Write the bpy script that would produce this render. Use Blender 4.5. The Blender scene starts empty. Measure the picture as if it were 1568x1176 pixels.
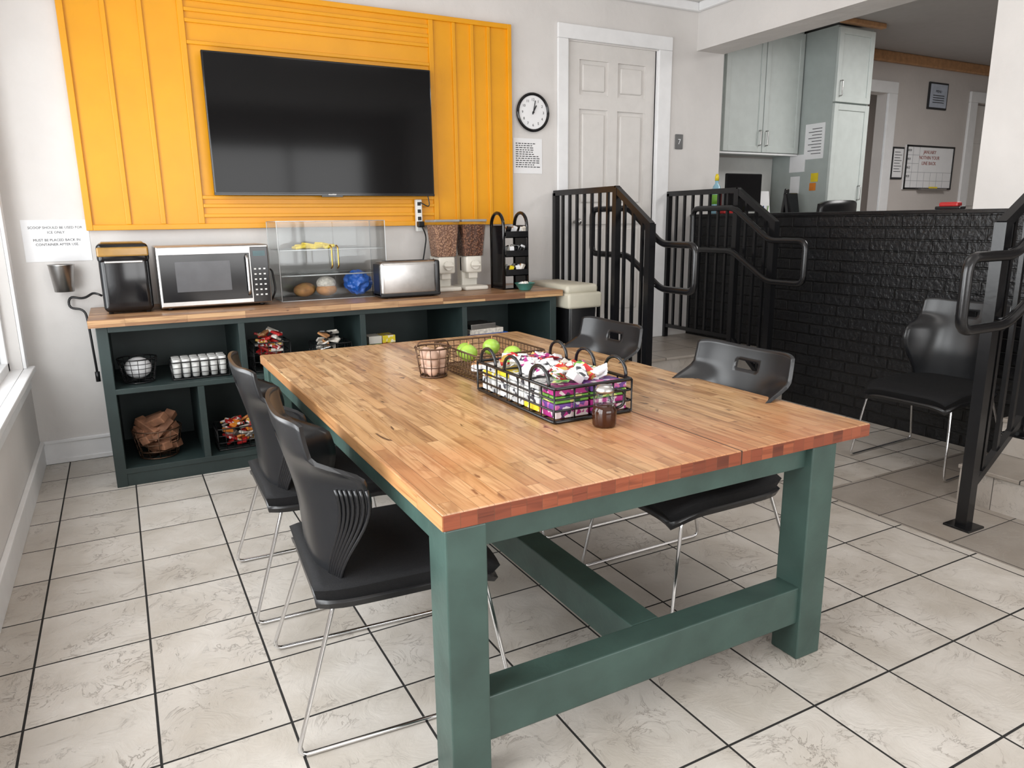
import bpy,bmesh,math,random
from mathutils import Vector,Matrix,Euler,noise
random.seed(7)
pi=math.pi
# ------------------------------------------------------------------ materials
def newmat(name):
    m=bpy.data.materials.new(name); m.use_nodes=True
    nt=m.node_tree; b=nt.nodes['Principled BSDF']
    return m,nt,b
def N(nt,t,**k):
    n=nt.nodes.new(t)
    for a,v in k.items(): setattr(n,a,v)
    return n
def ramp(nt,stops):
    r=N(nt,'ShaderNodeValToRGB'); e=r.color_ramp.elements
    while len(e)<len(stops): e.new(.5)
    for i,(p,c) in enumerate(stops):
        e[i].position=p; e[i].color=(*c,1) if len(c)==3 else c
    return r
def mat(name,col,rough=.5,metal=0,var=.12,scale=12,bump=0,bscale=60,coat=0,spec=.5,detail=4):
    m,nt,b=newmat(name); L=nt.links
    tc=N(nt,'ShaderNodeTexCoord'); no=N(nt,'ShaderNodeTexNoise'); no.inputs['Scale'].default_value=scale; no.inputs['Detail'].default_value=detail
    L.new(tc.outputs['Object'],no.inputs['Vector'])
    r=ramp(nt,[(.3,tuple(c*(1-var) for c in col)),(.7,tuple(min(1,c*(1+var)) for c in col))])
    L.new(no.outputs['Fac'],r.inputs['Fac']); L.new(r.outputs['Color'],b.inputs['Base Color'])
    b.inputs['Roughness'].default_value=rough; b.inputs['Metallic'].default_value=metal
    b.inputs['Coat Weight'].default_value=coat; b.inputs['Specular IOR Level'].default_value=spec
    if bump:
        n2=N(nt,'ShaderNodeTexNoise'); n2.inputs['Scale'].default_value=bscale; n2.inputs['Detail'].default_value=5
        L.new(tc.outputs['Object'],n2.inputs['Vector'])
        bp=N(nt,'ShaderNodeBump'); bp.inputs['Strength'].default_value=bump; bp.inputs['Distance'].default_value=.01
        L.new(n2.outputs['Fac'],bp.inputs['Height']); L.new(bp.outputs['Normal'],b.inputs['Normal'])
    return m
def clearmat(name,tint=(.97,.98,.98),k=.35,base=.015,rough=.03):
    m=bpy.data.materials.new(name); m.use_nodes=True; nt=m.node_tree; nt.nodes.clear(); L=nt.links
    o=N(nt,'ShaderNodeOutputMaterial'); mx=N(nt,'ShaderNodeMixShader'); t=N(nt,'ShaderNodeBsdfTransparent'); g=N(nt,'ShaderNodeBsdfGlossy')
    fr=N(nt,'ShaderNodeFresnel'); fr.inputs['IOR'].default_value=1.35
    ma=N(nt,'ShaderNodeMath',operation='MULTIPLY_ADD'); ma.inputs[1].default_value=k; ma.inputs[2].default_value=base
    L.new(fr.outputs[0],ma.inputs[0]); L.new(ma.outputs[0],mx.inputs[0])
    t.inputs[0].default_value=(*tint,1); g.inputs['Roughness'].default_value=rough
    L.new(t.outputs[0],mx.inputs[1]); L.new(g.outputs[0],mx.inputs[2]); L.new(mx.outputs[0],o.inputs[0])
    return m
def coords(nt,order,off=(0,0,0)):
    L=nt.links; tc=N(nt,'ShaderNodeTexCoord'); s=N(nt,'ShaderNodeSeparateXYZ'); c=N(nt,'ShaderNodeCombineXYZ')
    L.new(tc.outputs['Object'],s.inputs[0])
    for i,a in enumerate(order):
        if a is not None: L.new(s.outputs['XYZ'.index(a)],c.inputs[i])
    v=N(nt,'ShaderNodeVectorMath',operation='ADD'); v.inputs[1].default_value=off
    L.new(c.outputs[0],v.inputs[0]); return v.outputs[0],tc
def mix(nt,a,b,fac,mode='MIX'):
    n=N(nt,'ShaderNodeMix',data_type='RGBA',blend_type=mode)
    L=nt.links
    for sock,v in ((n.inputs[0],fac),(n.inputs[6],a),(n.inputs[7],b)):
        if hasattr(v,'is_output'): L.new(v,sock)
        else: sock.default_value=v if not isinstance(v,tuple) or len(v)==4 else (*v,1)
    return n.outputs[2]
def tilemat(name,c1,c2,vein,grout,pitch,off,rough=.35,ms=.0035,veinamt=.55,order=('X','Y',None),vs=9):
    m,nt,b=newmat(name); L=nt.links
    v,tc=coords(nt,order,off)
    br=N(nt,'ShaderNodeTexBrick'); br.offset=0; br.squash=1
    for k,x in (('Scale',1),('Mortar Size',ms),('Mortar Smooth',.15),('Brick Width',pitch[0]),('Row Height',pitch[1]),('Bias',0)): br.inputs[k].default_value=x
    br.inputs['Color1'].default_value=(*c1,1); br.inputs['Color2'].default_value=(*c2,1); br.inputs['Mortar'].default_value=(*grout,1)
    L.new(v,br.inputs['Vector'])
    b2=N(nt,'ShaderNodeTexBrick'); b2.offset=0; b2.squash=1
    for k,x in (('Scale',1),('Mortar Size',0),('Brick Width',pitch[0]),('Row Height',pitch[1]),('Bias',0)): b2.inputs[k].default_value=x
    b2.inputs['Color1'].default_value=(0,0,0,1); b2.inputs['Color2'].default_value=(1,1,1,1); L.new(v,b2.inputs['Vector'])
    sc=N(nt,'ShaderNodeVectorMath',operation='SCALE'); L.new(b2.outputs['Color'],sc.inputs[0]); sc.inputs['Scale'].default_value=17
    ad=N(nt,'ShaderNodeVectorMath',operation='ADD'); L.new(sc.outputs[0],ad.inputs[0]); L.new(tc.outputs['Object'],ad.inputs[1])
    n1=N(nt,'ShaderNodeTexNoise'); n1.inputs['Scale'].default_value=vs; n1.inputs['Detail'].default_value=10; n1.inputs['Roughness'].default_value=.66; n1.inputs['Distortion'].default_value=.9
    L.new(ad.outputs[0],n1.inputs['Vector'])
    r1=ramp(nt,[(.488,(0,0,0)),(.5,(1,1,1)),(.512,(0,0,0))]); L.new(n1.outputs['Fac'],r1.inputs['Fac'])
    n2=N(nt,'ShaderNodeTexNoise'); n2.inputs['Scale'].default_value=6; n2.inputs['Detail'].default_value=6
    L.new(ad.outputs[0],n2.inputs['Vector'])
    r2=ramp(nt,[(.45,(0,0,0)),(.62,(1,1,1))]); L.new(n2.outputs['Fac'],r2.inputs['Fac'])
    mm=N(nt,'ShaderNodeMath',operation='MULTIPLY'); L.new(r1.outputs[0],mm.inputs[0]); L.new(r2.outputs[0],mm.inputs[1])
    m2=N(nt,'ShaderNodeMath',operation='MULTIPLY'); L.new(mm.outputs[0],m2.inputs[0]); m2.inputs[1].default_value=veinamt
    n3=N(nt,'ShaderNodeTexNoise'); n3.inputs['Scale'].default_value=4; n3.inputs['Detail'].default_value=8; L.new(ad.outputs[0],n3.inputs['Vector'])
    r3=ramp(nt,[(.35,(.82,.80,.77)),(.62,(1,1,1))]); L.new(n3.outputs['Fac'],r3.inputs['Fac'])
    c=mix(nt,br.outputs['Color'],r3.outputs[0],1.0,'MULTIPLY')
    c=mix(nt,c,vein,m2.outputs[0])
    c=mix(nt,c,grout,br.outputs['Fac'])
    L.new(c,b.inputs['Base Color'])
    rr=N(nt,'ShaderNodeMapRange'); L.new(br.outputs['Fac'],rr.inputs[0]); rr.inputs[3].default_value=rough; rr.inputs[4].default_value=.9
    L.new(rr.outputs[0],b.inputs['Roughness'])
    h=N(nt,'ShaderNodeMath',operation='MULTIPLY_ADD'); L.new(br.outputs['Fac'],h.inputs[0]); h.inputs[1].default_value=-1
    h2=N(nt,'ShaderNodeMath',operation='MULTIPLY_ADD'); L.new(n1.outputs['Fac'],h2.inputs[0]); h2.inputs[1].default_value=1.6
    h3=N(nt,'ShaderNodeMath',operation='MULTIPLY'); L.new(mm.outputs[0],h3.inputs[0]); h3.inputs[1].default_value=-.5
    L.new(h3.outputs[0],h2.inputs[2]); L.new(h2.outputs[0],h.inputs[2])
    bp=N(nt,'ShaderNodeBump'); bp.inputs['Strength'].default_value=.5; bp.inputs['Distance'].default_value=.006
    L.new(h.outputs[0],bp.inputs['Height']); L.new(bp.outputs[0],b.inputs['Normal'])
    return m
def woodmat(name,stops,order,bw,rh,rough=.34,gap=(.10,.05,.025),knots=True,off=.37,stain=None):
    m,nt,b=newmat(name); L=nt.links
    v,tc=coords(nt,order)
    br=N(nt,'ShaderNodeTexBrick'); br.offset=off; br.offset_frequency=2
    for k,x in (('Scale',1),('Mortar Size',.0005),('Mortar Smooth',.3),('Brick Width',bw),('Row Height',rh),('Bias',0)): br.inputs[k].default_value=x
    br.inputs['Color1'].default_value=(0,0,0,1); br.inputs['Color2'].default_value=(1,1,1,1); br.inputs['Mortar'].default_value=(.5,.5,.5,1)
    L.new(v,br.inputs['Vector'])
    r=ramp(nt,stops); L.new(br.outputs['Color'],r.inputs['Fac'])
    sc=N(nt,'ShaderNodeVectorMath',operation='SCALE'); L.new(br.outputs['Color'],sc.inputs[0]); sc.inputs['Scale'].default_value=23
    def noi(scale,detail,dist):
        mp=N(nt,'ShaderNodeMapping'); mp.inputs['Scale'].default_value=scale; L.new(v,mp.inputs[0])
        add=N(nt,'ShaderNodeVectorMath',operation='ADD'); L.new(mp.outputs[0],add.inputs[0]); L.new(sc.outputs[0],add.inputs[1])
        g=N(nt,'ShaderNodeTexNoise'); g.inputs['Scale'].default_value=1; g.inputs['Detail'].default_value=detail; g.inputs['Distortion'].default_value=dist; L.new(add.outputs[0],g.inputs['Vector']); return g
    g=noi((2.5,55,20),6,1.2)
    gr=ramp(nt,[(.3,(.52,.44,.37)),(.5,(.93,.91,.88)),(.75,(1.0,1.0,1.0))]); L.new(g.outputs['Fac'],gr.inputs['Fac'])
    c=mix(nt,r.outputs[0],gr.outputs[0],.95,'MULTIPLY')
    if knots:
        g2=noi((3,11,1),5,2.0); r2=ramp(nt,[(.50,(0,0,0)),(.68,(.75,.75,.75))]); L.new(g2.outputs['Fac'],r2.inputs['Fac'])
        c=mix(nt,c,(.22,.11,.05),r2.outputs[0])
        g3=noi((9,26,1),2,.6); kr=ramp(nt,[(.67,(0,0,0)),(.75,(.9,.9,.9))]); L.new(g3.outputs['Fac'],kr.inputs['Fac'])
        c=mix(nt,c,(.07,.03,.015),kr.outputs[0])
    if stain:
        ns=N(nt,'ShaderNodeTexNoise'); ns.inputs['Scale'].default_value=2.2; ns.inputs['Detail'].default_value=4; L.new(tc.outputs['Object'],ns.inputs['Vector'])
        sp=N(nt,'ShaderNodeSeparateXYZ'); L.new(tc.outputs['Object'],sp.inputs[0])
        mr=N(nt,'ShaderNodeMapRange'); L.new(sp.outputs['Y'],mr.inputs[0]); mr.inputs[1].default_value=-1.16; mr.inputs[2].default_value=-.4; mr.inputs[3].default_value=.20; mr.inputs[4].default_value=0
        ad=N(nt,'ShaderNodeMath',operation='ADD'); L.new(ns.outputs['Fac'],ad.inputs[0]); L.new(mr.outputs[0],ad.inputs[1])
        ks=ramp(nt,[(.56,(0,0,0)),(.82,(.6,.6,.6))]); L.new(ad.outputs[0],ks.inputs['Fac'])
        c=mix(nt,c,stain,ks.outputs[0])
    c=mix(nt,c,gap,br.outputs['Fac'])
    L.new(c,b.inputs['Base Color']); b.inputs['Roughness'].default_value=rough
    bp=N(nt,'ShaderNodeBump'); bp.inputs['Strength'].default_value=.08; bp.inputs['Distance'].default_value=.002
    L.new(g.outputs['Fac'],bp.inputs['Height']); L.new(bp.outputs[0],b.inputs['Normal'])
    return m
def brickmat():
    m,nt,b=newmat('black_painted_brick'); L=nt.links
    v,tc=coords(nt,('Y','Z',None))
    nd=N(nt,'ShaderNodeTexNoise'); nd.inputs['Scale'].default_value=7; L.new(tc.outputs['Object'],nd.inputs['Vector'])
    s=N(nt,'ShaderNodeVectorMath',operation='SCALE'); L.new(nd.outputs['Color'],s.inputs[0]); s.inputs['Scale'].default_value=.006
    a=N(nt,'ShaderNodeVectorMath',operation='ADD'); L.new(v,a.inputs[0]); L.new(s.outputs[0],a.inputs[1])
    br=N(nt,'ShaderNodeTexBrick'); br.offset=.5
    for k,x in (('Scale',1),('Mortar Size',.008),('Mortar Smooth',.5),('Brick Width',.215),('Row Height',.078),('Bias',0)): br.inputs[k].default_value=x
    L.new(a.outputs[0],br.inputs['Vector'])
    n=N(nt,'ShaderNodeTexNoise'); n.inputs['Scale'].default_value=34; n.inputs['Detail'].default_value=5; L.new(tc.outputs['Object'],n.inputs['Vector'])
    h=N(nt,'ShaderNodeMath',operation='MULTIPLY_ADD'); L.new(n.outputs['Fac'],h.inputs[0]); h.inputs[1].default_value=.4
    i=N(nt,'ShaderNodeMath',operation='SUBTRACT'); i.inputs[0].default_value=1; L.new(br.outputs['Fac'],i.inputs[1]); L.new(i.outputs[0],h.inputs[2])
    bp=N(nt,'ShaderNodeBump'); bp.inputs['Strength'].default_value=1; bp.inputs['Distance'].default_value=.015
    L.new(h.outputs[0],bp.inputs['Height']); L.new(bp.outputs[0],b.inputs['Normal'])
    r=ramp(nt,[(.3,(.004,.004,.005)),(.7,(.009,.009,.010))]); L.new(n.outputs['Fac'],r.inputs['Fac'])
    c=mix(nt,r.outputs[0],(.0015,.0015,.002),br.outputs['Fac']); L.new(c,b.inputs['Base Color'])
    b.inputs['Roughness'].default_value=.33; b.inputs['Specular IOR Level'].default_value=.45
    return m
WALL=mat('wall_plaster',(.65,.625,.605),.75,var=.05,scale=2,bump=.7,bscale=6)
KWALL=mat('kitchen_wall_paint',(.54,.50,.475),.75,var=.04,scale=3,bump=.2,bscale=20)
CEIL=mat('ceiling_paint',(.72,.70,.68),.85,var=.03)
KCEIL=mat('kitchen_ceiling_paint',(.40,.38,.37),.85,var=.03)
TRIM=mat('white_trim_paint',(.78,.78,.785),.4,var=.03)
DOOR=mat('door_paint',(.66,.635,.61),.42,var=.03,bump=.1,bscale=40)
FLOOR=tilemat('floor_tile',(.61,.572,.525),(.53,.493,.448),(.20,.16,.13),(.014,.013,.012),(.34,.34),(.05,.135,0),ms=.0038,veinamt=.65)
PLAT=tilemat('landing_tile',(.39,.35,.31),(.32,.285,.25),(.48,.44,.39),(.05,.045,.04),(.46,.34),(.15,.02,0),ms=.003,veinamt=.4)
RISER=tilemat('riser_tile',(.54,.50,.46),(.46,.42,.38),(.25,.21,.18),(.1,.09,.08),(.3,.19),(.0,.0,0),ms=.002,order=('Y','Z',None))
BRICK=brickmat()
YEL=mat('yellow_paint',(.72,.31,.0025),.36,var=.05,scale=4,bump=.06,bscale=30)
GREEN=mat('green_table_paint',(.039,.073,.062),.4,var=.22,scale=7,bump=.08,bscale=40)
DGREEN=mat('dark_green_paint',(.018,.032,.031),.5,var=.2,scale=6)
TOP=woodmat('butcher_block',[(0,(.65,.43,.235)),(.2,(.49,.295,.145)),(.45,(.62,.39,.205)),(.7,(.40,.225,.105)),(.85,(.56,.33,.16)),(1,(.28,.14,.065))],('Y','X',None),.46,.040,stain=(.45,.16,.07),rough=.26)
TOPEDGE=woodmat('butcher_block_edge',[(0,(.33,.088,.038)),(.5,(.23,.054,.024)),(1,(.12,.028,.014))],('X','Z',None),.043,.3,off=0,knots=False,rough=.28)
TOPSIDE=woodmat('butcher_block_side',[(0,(.56,.30,.13)),(1,(.36,.17,.07))],('Y','Z',None),.5,.3,off=0,knots=False)
CTOP=woodmat('counter_wood',[(0,(.50,.30,.16)),(.5,(.34,.18,.09)),(1,(.20,.10,.05))],('X','Y',None),.5,.045)
CEDGE=woodmat('counter_wood_edge',[(0,(.55,.35,.18)),(.6,(.34,.18,.09)),(1,(.17,.08,.04))],('X','Z',None),.3,.3,off=0)
BLK=mat('black_plastic',(.008,.008,.009),.3,var=.1,bump=.03,bscale=300)
SHELL=mat('chair_back_plastic',(.009,.0095,.011),.30,var=.1)
FAB=mat('black_seat_fabric',(.006,.006,.007),.75,var=.3,scale=200,bump=.3,bscale=500,spec=.3)
GLB=mat('gloss_black',(.005,.005,.006),.12,var=.05)
METB=mat('black_rail_paint',(.006,.006,.007),.25,var=.1,bump=.03)
CHR=mat('chrome',(.75,.75,.76),.14,1,var=.03)
STEEL=mat('brushed_steel',(.50,.49,.48),.3,1,var=.06,scale=30)
SCREEN=mat('tv_screen',(.002,.002,.0025),.09,var=.02,spec=.2)
WHITE=mat('white_paper',(.78,.78,.79),.7,var=.02)
WPL=mat('white_plastic',(.72,.72,.70),.4,var=.03)
CREAM=mat('cream_plastic',(.68,.65,.58),.4,var=.04)
BEIGE=mat('beige_plastic',(.50,.47,.38),.45,var=.05)
INK=mat('dark_ink',(.02,.02,.022),.7)
SAGE=mat('sage_cabinet_paint',(.52,.56,.54),.45,var=.04)
SAGED=mat('sage_wall_paint',(.38,.42,.405),.5,var=.04)
CROWN=mat('oak_crown',(.42,.22,.10),.5,var=.2,scale=20)
GOLD=mat('brass',(.55,.36,.10),.3,1)
GOLDL=mat('ice_maker_lid_plastic',(.26,.14,.03),.15,var=.2)
BRONZE=mat('bronze_wire',(.12,.07,.045),.4,.8)
RED=mat('red_packet',(.45,.02,.02),.4); YLW=mat('yellow_packet',(.72,.55,.02),.4); MAG=mat('magenta_packet',(.36,.02,.18),.4)
PUR=mat('purple_packet',(.10,.04,.19),.4); GRN=mat('lime_packet',(.16,.38,.04),.4); BLU=mat('blue_packet',(.02,.12,.50),.35); ORG=mat('orange_packet',(.65,.20,.02),.4)
TEAL=mat('teal_bowl',(.08,.30,.26),.3); PINK=mat('pinkish_egg',(.55,.36,.27),.5)
APPLE=mat('green_apple',(.30,.48,.06),.3,var=.25,scale=8)
BREAD=mat('bread',(.42,.20,.08),.7,var=.35,scale=20); WOODP=mat('wood_chunk',(.24,.11,.06),.7,var=.35,scale=25)
SYRUP=mat('syrup',(.035,.010,.004),.08); PALE=mat('pale_wrap',(.62,.58,.52),.35,var=.3,scale=60)
def printmat(n,c1,c2,c3):
    m,nt,b=newmat(n); L=nt.links; tc=N(nt,'ShaderNodeTexCoord'); v=N(nt,'ShaderNodeTexVoronoi'); v.inputs['Scale'].default_value=55
    L.new(tc.outputs['Object'],v.inputs['Vector']); s=N(nt,'ShaderNodeSeparateColor'); L.new(v.outputs['Color'],s.inputs[0])
    r=ramp(nt,[(.0,c1),(.55,c1),(.6,c2),(.8,c2),(.85,c3)]); r.color_ramp.interpolation='CONSTANT'; L.new(s.outputs[0],r.inputs['Fac']); L.new(r.outputs[0],b.inputs['Base Color']); b.inputs['Roughness'].default_value=.35
    return m
P_MAG=printmat('printed_magenta_box',(.34,.02,.17),(.6,.5,.5),(.04,.02,.05)); P_PUR=printmat('printed_purple_box',(.13,.05,.24),(.5,.12,.3),(.6,.55,.6))
P_GRN=printmat('printed_green_box',(.14,.34,.05),(.6,.6,.2),(.02,.08,.02)); P_WHT=printmat('printed_white_box',(.70,.70,.68),(.4,.4,.4),(.05,.05,.06)); P_YEL=printmat('printed_yellow_box',(.70,.55,.03),(.75,.7,.5),(.3,.1,.02)); P_RED=printmat('printed_red_wrap',(.45,.02,.02),(.75,.7,.68),(.5,.3,.05))
def cerealmat(n,c1,c2):
    m,nt,b=newmat(n); L=nt.links; tc=N(nt,'ShaderNodeTexCoord'); v=N(nt,'ShaderNodeTexVoronoi'); v.inputs['Scale'].default_value=75
    L.new(tc.outputs['Object'],v.inputs['Vector']); r=ramp(nt,[(.1,c1),(.6,c2)]); L.new(v.outputs['Distance'],r.inputs['Fac']); L.new(r.outputs[0],b.inputs['Base Color'])
    bp=N(nt,'ShaderNodeBump'); bp.invert=True; bp.inputs['Distance'].default_value=.01; L.new(v.outputs['Distance'],bp.inputs['Height']); L.new(bp.outputs[0],b.inputs['Normal']); b.inputs['Roughness'].default_value=.7
    return m
CER1=cerealmat('bran_cereal',(.58,.33,.20),(.22,.11,.07)); CER2=cerealmat('cocoa_cereal',(.34,.15,.08),(.09,.035,.02))
ACR=clearmat('clear_acrylic'); GLASS=clearmat('window_glass',k=.2)
# ------------------------------------------------------------------ mesh builder
def fillet(pts,rad,n=5,closed=False):
    pts=[Vector(p) for p in pts]; out=[]; K=len(pts)
    for i,p in enumerate(pts):
        if not closed and i in (0,K-1): out.append(p); continue
        a=pts[i-1]; b=pts[(i+1)%K]; da=a-p; db=b-p; r=min(rad,da.length*.49,db.length*.49)
        p0=p+da.normalized()*r; p1=p+db.normalized()*r
        for k in range(n+1):
            t=k/n; out.append(p0*(1-t)**2+p*2*t*(1-t)+p1*t*t)
    return out
class B:
    def __init__(s,name): s.name=name; s.bm=bmesh.new(); s.mats=[]
    def mi(s,m):
        if m not in s.mats: s.mats.append(m)
        return s.mats.index(m)
    def merge(s,t,m,smooth=False,M=None):
        i=s.mi(m)
        if M is not None: t.transform(M)
        for f in t.faces: f.material_index=i; f.smooth=smooth
        me=bpy.data.meshes.new('t'); t.to_mesh(me); t.free(); s.bm.from_mesh(me); bpy.data.meshes.remove(me)
    def box(s,lo,hi,m,bev=0,rot=None,seg=2,taper=None):
        lo=Vector(lo);hi=Vector(hi); c=(lo+hi)/2; d=hi-lo; t=bmesh.new(); bmesh.ops.create_cube(t,size=1)
        for v in t.verts:
            k=taper if (taper and v.co.z<0) else (1,1)
            v.co=Vector((v.co.x*d.x*k[0],v.co.y*d.y*k[1],v.co.z*d.z))
        if bev: bmesh.ops.bevel(t,geom=t.edges[:]+t.verts[:],offset=min(bev,min(d)*.45),segments=seg,profile=.5,affect='EDGES')
        M=Matrix.Translation(c)
        if rot: M=M@Euler(rot).to_matrix().to_4x4()
        s.merge(t,m,bev>0 and seg>2,M)
    def cyl(s,p0,p1,r0,m,r1=None,seg=20):
        p0=Vector(p0);p1=Vector(p1); r1=r0 if r1 is None else r1; d=p1-p0; t=bmesh.new()
        bmesh.ops.create_cone(t,cap_ends=True,segments=seg,radius1=r0,radius2=r1,depth=d.length)
        i=s.mi(m)
        M=Matrix.Translation((p0+p1)/2)@d.to_track_quat('Z','Y').to_matrix().to_4x4()
        t.transform(M)
        for f in t.faces: f.material_index=i; f.smooth=len(f.verts)==4
        me=bpy.data.meshes.new('t'); t.to_mesh(me); t.free(); s.bm.from_mesh(me); bpy.data.meshes.remove(me)
    def sph(s,c,r,m,sc=(1,1,1),seg=16):
        t=bmesh.new(); bmesh.ops.create_uvsphere(t,u_segments=seg,v_segments=seg//2+2,radius=r)
        s.merge(t,m,True,Matrix.Translation(c)@Matrix.Diagonal((*sc,1)))
    def tube(s,pts,r,m,closed=False,seg=8,rad=None,n=5):
        P=fillet(pts,rad,n,closed) if rad else [Vector(p) for p in pts]
        Q=[P[0]]
        for p in P[1:]:
            if (p-Q[-1]).length>1e-5: Q.append(p)
        if closed and (Q[0]-Q[-1]).length<1e-5: Q.pop()
        P=Q; K=len(P); mi=s.mi(m); rings=[]; nrm=None
        for i,p in enumerate(P):
            if closed: t=(P[(i+1)%K]-P[i-1])
            else: t=P[min(i+1,K-1)]-P[max(i-1,0)]
            t.normalize()
            if nrm is None: nrm=t.orthogonal()
            nrm=(nrm-t*nrm.dot(t)); nrm.normalize(); b=t.cross(nrm)
            rings.append([s.bm.verts.new(p+(nrm*math.cos(2*pi*k/seg)+b*math.sin(2*pi*k/seg))*r) for k in range(seg)])
        for i in range(K if closed else K-1):
            a=rings[i];c=rings[(i+1)%K]; sh=0
            if closed and i==K-1:
                sh=min(range(seg),key=lambda q:(a[0].co-c[q].co).length)
            for k in range(seg):
                f=s.bm.faces.new((a[k],a[(k+1)%seg],c[(k+1+sh)%seg],c[(k+sh)%seg])); f.smooth=True; f.material_index=mi
        if not closed:
            for R in (rings[0][::-1],rings[-1]):
                f=s.bm.faces.new(R); f.material_index=mi
    def lathe(s,prof,c,m,seg=24):
        mi=s.mi(m); R=[]
        for r,z in prof: R.append([s.bm.verts.new((c[0]+r*math.cos(2*pi*k/seg),c[1]+r*math.sin(2*pi*k/seg),c[2]+z)) for k in range(seg)])
        for i in range(len(R)-1):
            for k in range(seg):
                f=s.bm.faces.new((R[i][k],R[i][(k+1)%seg],R[i+1][(k+1)%seg],R[i+1][k])); f.smooth=True; f.material_index=mi
        for q in (R[0][::-1],R[-1]):
            f=s.bm.faces.new(q); f.material_index=mi
    def sheet(s,fn,nu,nv,th,m,hole=None):
        mi=s.mi(m); F=[[Vector(fn(i/nu*2-1,j/nv)) for i in range(nu+1)] for j in range(nv+1)]
        def nn(i,j):
            du=F[j][min(i+1,nu)]-F[j][max(i-1,0)]; dv=F[min(j+1,nv)][i]-F[max(j-1,0)][i]; n=du.cross(dv); n.normalize(); return n
        A=[[s.bm.verts.new(F[j][i]+nn(i,j)*th/2) for i in range(nu+1)] for j in range(nv+1)]
        C=[[s.bm.verts.new(F[j][i]-nn(i,j)*th/2) for i in range(nu+1)] for j in range(nv+1)]
        keep=set((i,j) for i in range(nu) for j in range(nv) if not(hole and hole(i,j)))
        def add(sm,*v):
            f=s.bm.faces.new(v); f.smooth=sm; f.material_index=mi
        for i,j in keep:
            add(True,A[j][i],A[j][i+1],A[j+1][i+1],A[j+1][i]); add(True,C[j][i],C[j+1][i],C[j+1][i+1],C[j][i+1])
            for di,dj,e in ((0,-1,((i,j),(i+1,j))),(1,0,((i+1,j),(i+1,j+1))),(0,1,((i+1,j+1),(i,j+1))),(-1,0,((i,j+1),(i,j)))):
                if (i+di,j+dj) not in keep:
                    (a,b),(c,d)=e; add(False,A[b][a],C[b][a],C[d][c],A[d][c])
    def text(s,txt,size,loc,m,rot=(pi/2,0,0),align='CENTER'):
        cu=bpy.data.curves.new('t','FONT'); cu.body=txt; cu.size=size; cu.align_x=align; cu.extrude=.0006; cu.resolution_u=2
        o=bpy.data.objects.new('t',cu); bpy.context.scene.collection.objects.link(o)
        dg=bpy.context.evaluated_depsgraph_get(); me=bpy.data.meshes.new_from_object(o.evaluated_get(dg))
        t=bmesh.new(); t.from_mesh(me); bpy.data.objects.remove(o); bpy.data.meshes.remove(me)
        s.merge(t,m,False,Matrix.Translation(loc)@Euler(rot).to_matrix().to_4x4())
    def build(s,recenter=True,loc=None,rotz=0):
        me=bpy.data.meshes.new(s.name); org=Vector((0,0,0))
        if recenter and loc is None:
            xs=[v.co for v in s.bm.verts]; lo=Vector([min(c[i] for c in xs) for i in range(3)]); hi=Vector([max(c[i] for c in xs) for i in range(3)])
            org=Vector(((lo.x+hi.x)/2,(lo.y+hi.y)/2,lo.z)); s.bm.transform(Matrix.Translation(-org))
        s.bm.to_mesh(me); s.bm.free()
        for m in s.mats: me.materials.append(m)
        o=bpy.data.objects.new(s.name,me); bpy.context.scene.collection.objects.link(o)
        o.location=org if loc is None else loc; o.rotation_euler=(0,0,rotz)
        return o
def wire(b,x0,x1,y0,y1,z0,z1,m,sp=.035,r=.002,rim=.004,nz=3):
    rz=[z0+(z1-z0)*i/nz for i in range(nz+1)]
    for i,z in enumerate(rz):
        b.tube([(x0,y0,z),(x1,y0,z),(x1,y1,z),(x0,y1,z)],(rim if i in(0,nz) else r),m,closed=True,seg=6,rad=.012,n=2)
    nx=max(2,round((x1-x0)/sp)); ny=max(2,round((y1-y0)/sp))
    for i in range(nx+1):
        x=x0+(x1-x0)*i/nx; b.tube([(x,y0,z1),(x,y0,z0),(x,y1,z0),(x,y1,z1)],r,m,seg=4)
    for i in range(ny+1):
        y=y0+(y1-y0)*i/ny; b.tube([(x0,y,z1),(x0,y,z0),(x1,y,z0),(x1,y,z1)],r,m,seg=4)
def rwire(b,c,r0,r1,h,m,n=14,nr=4,r=.002,rim=.004):
    x,y,z=c
    for i in range(nr+1):
        t=i/nr; R=r0+(r1-r0)*t
        b.tube([(x+R*math.cos(a*2*pi/24),y+R*math.sin(a*2*pi/24),z+h*t) for a in range(24)],rim if i in(0,nr) else r,m,closed=True,seg=5)
    for k in range(n):
        a=2*pi*k/n; b.tube([(x,y,z),(x+r0*math.cos(a),y+r0*math.sin(a),z),(x+r1*math.cos(a),y+r1*math.sin(a),z+h)],r,m,seg=4)
XL=-.53; YB=4.99; ZC=3.12; XW=4.47; XW2=4.77; KY=5.45; PL=.38; YR=-2.4
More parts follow.
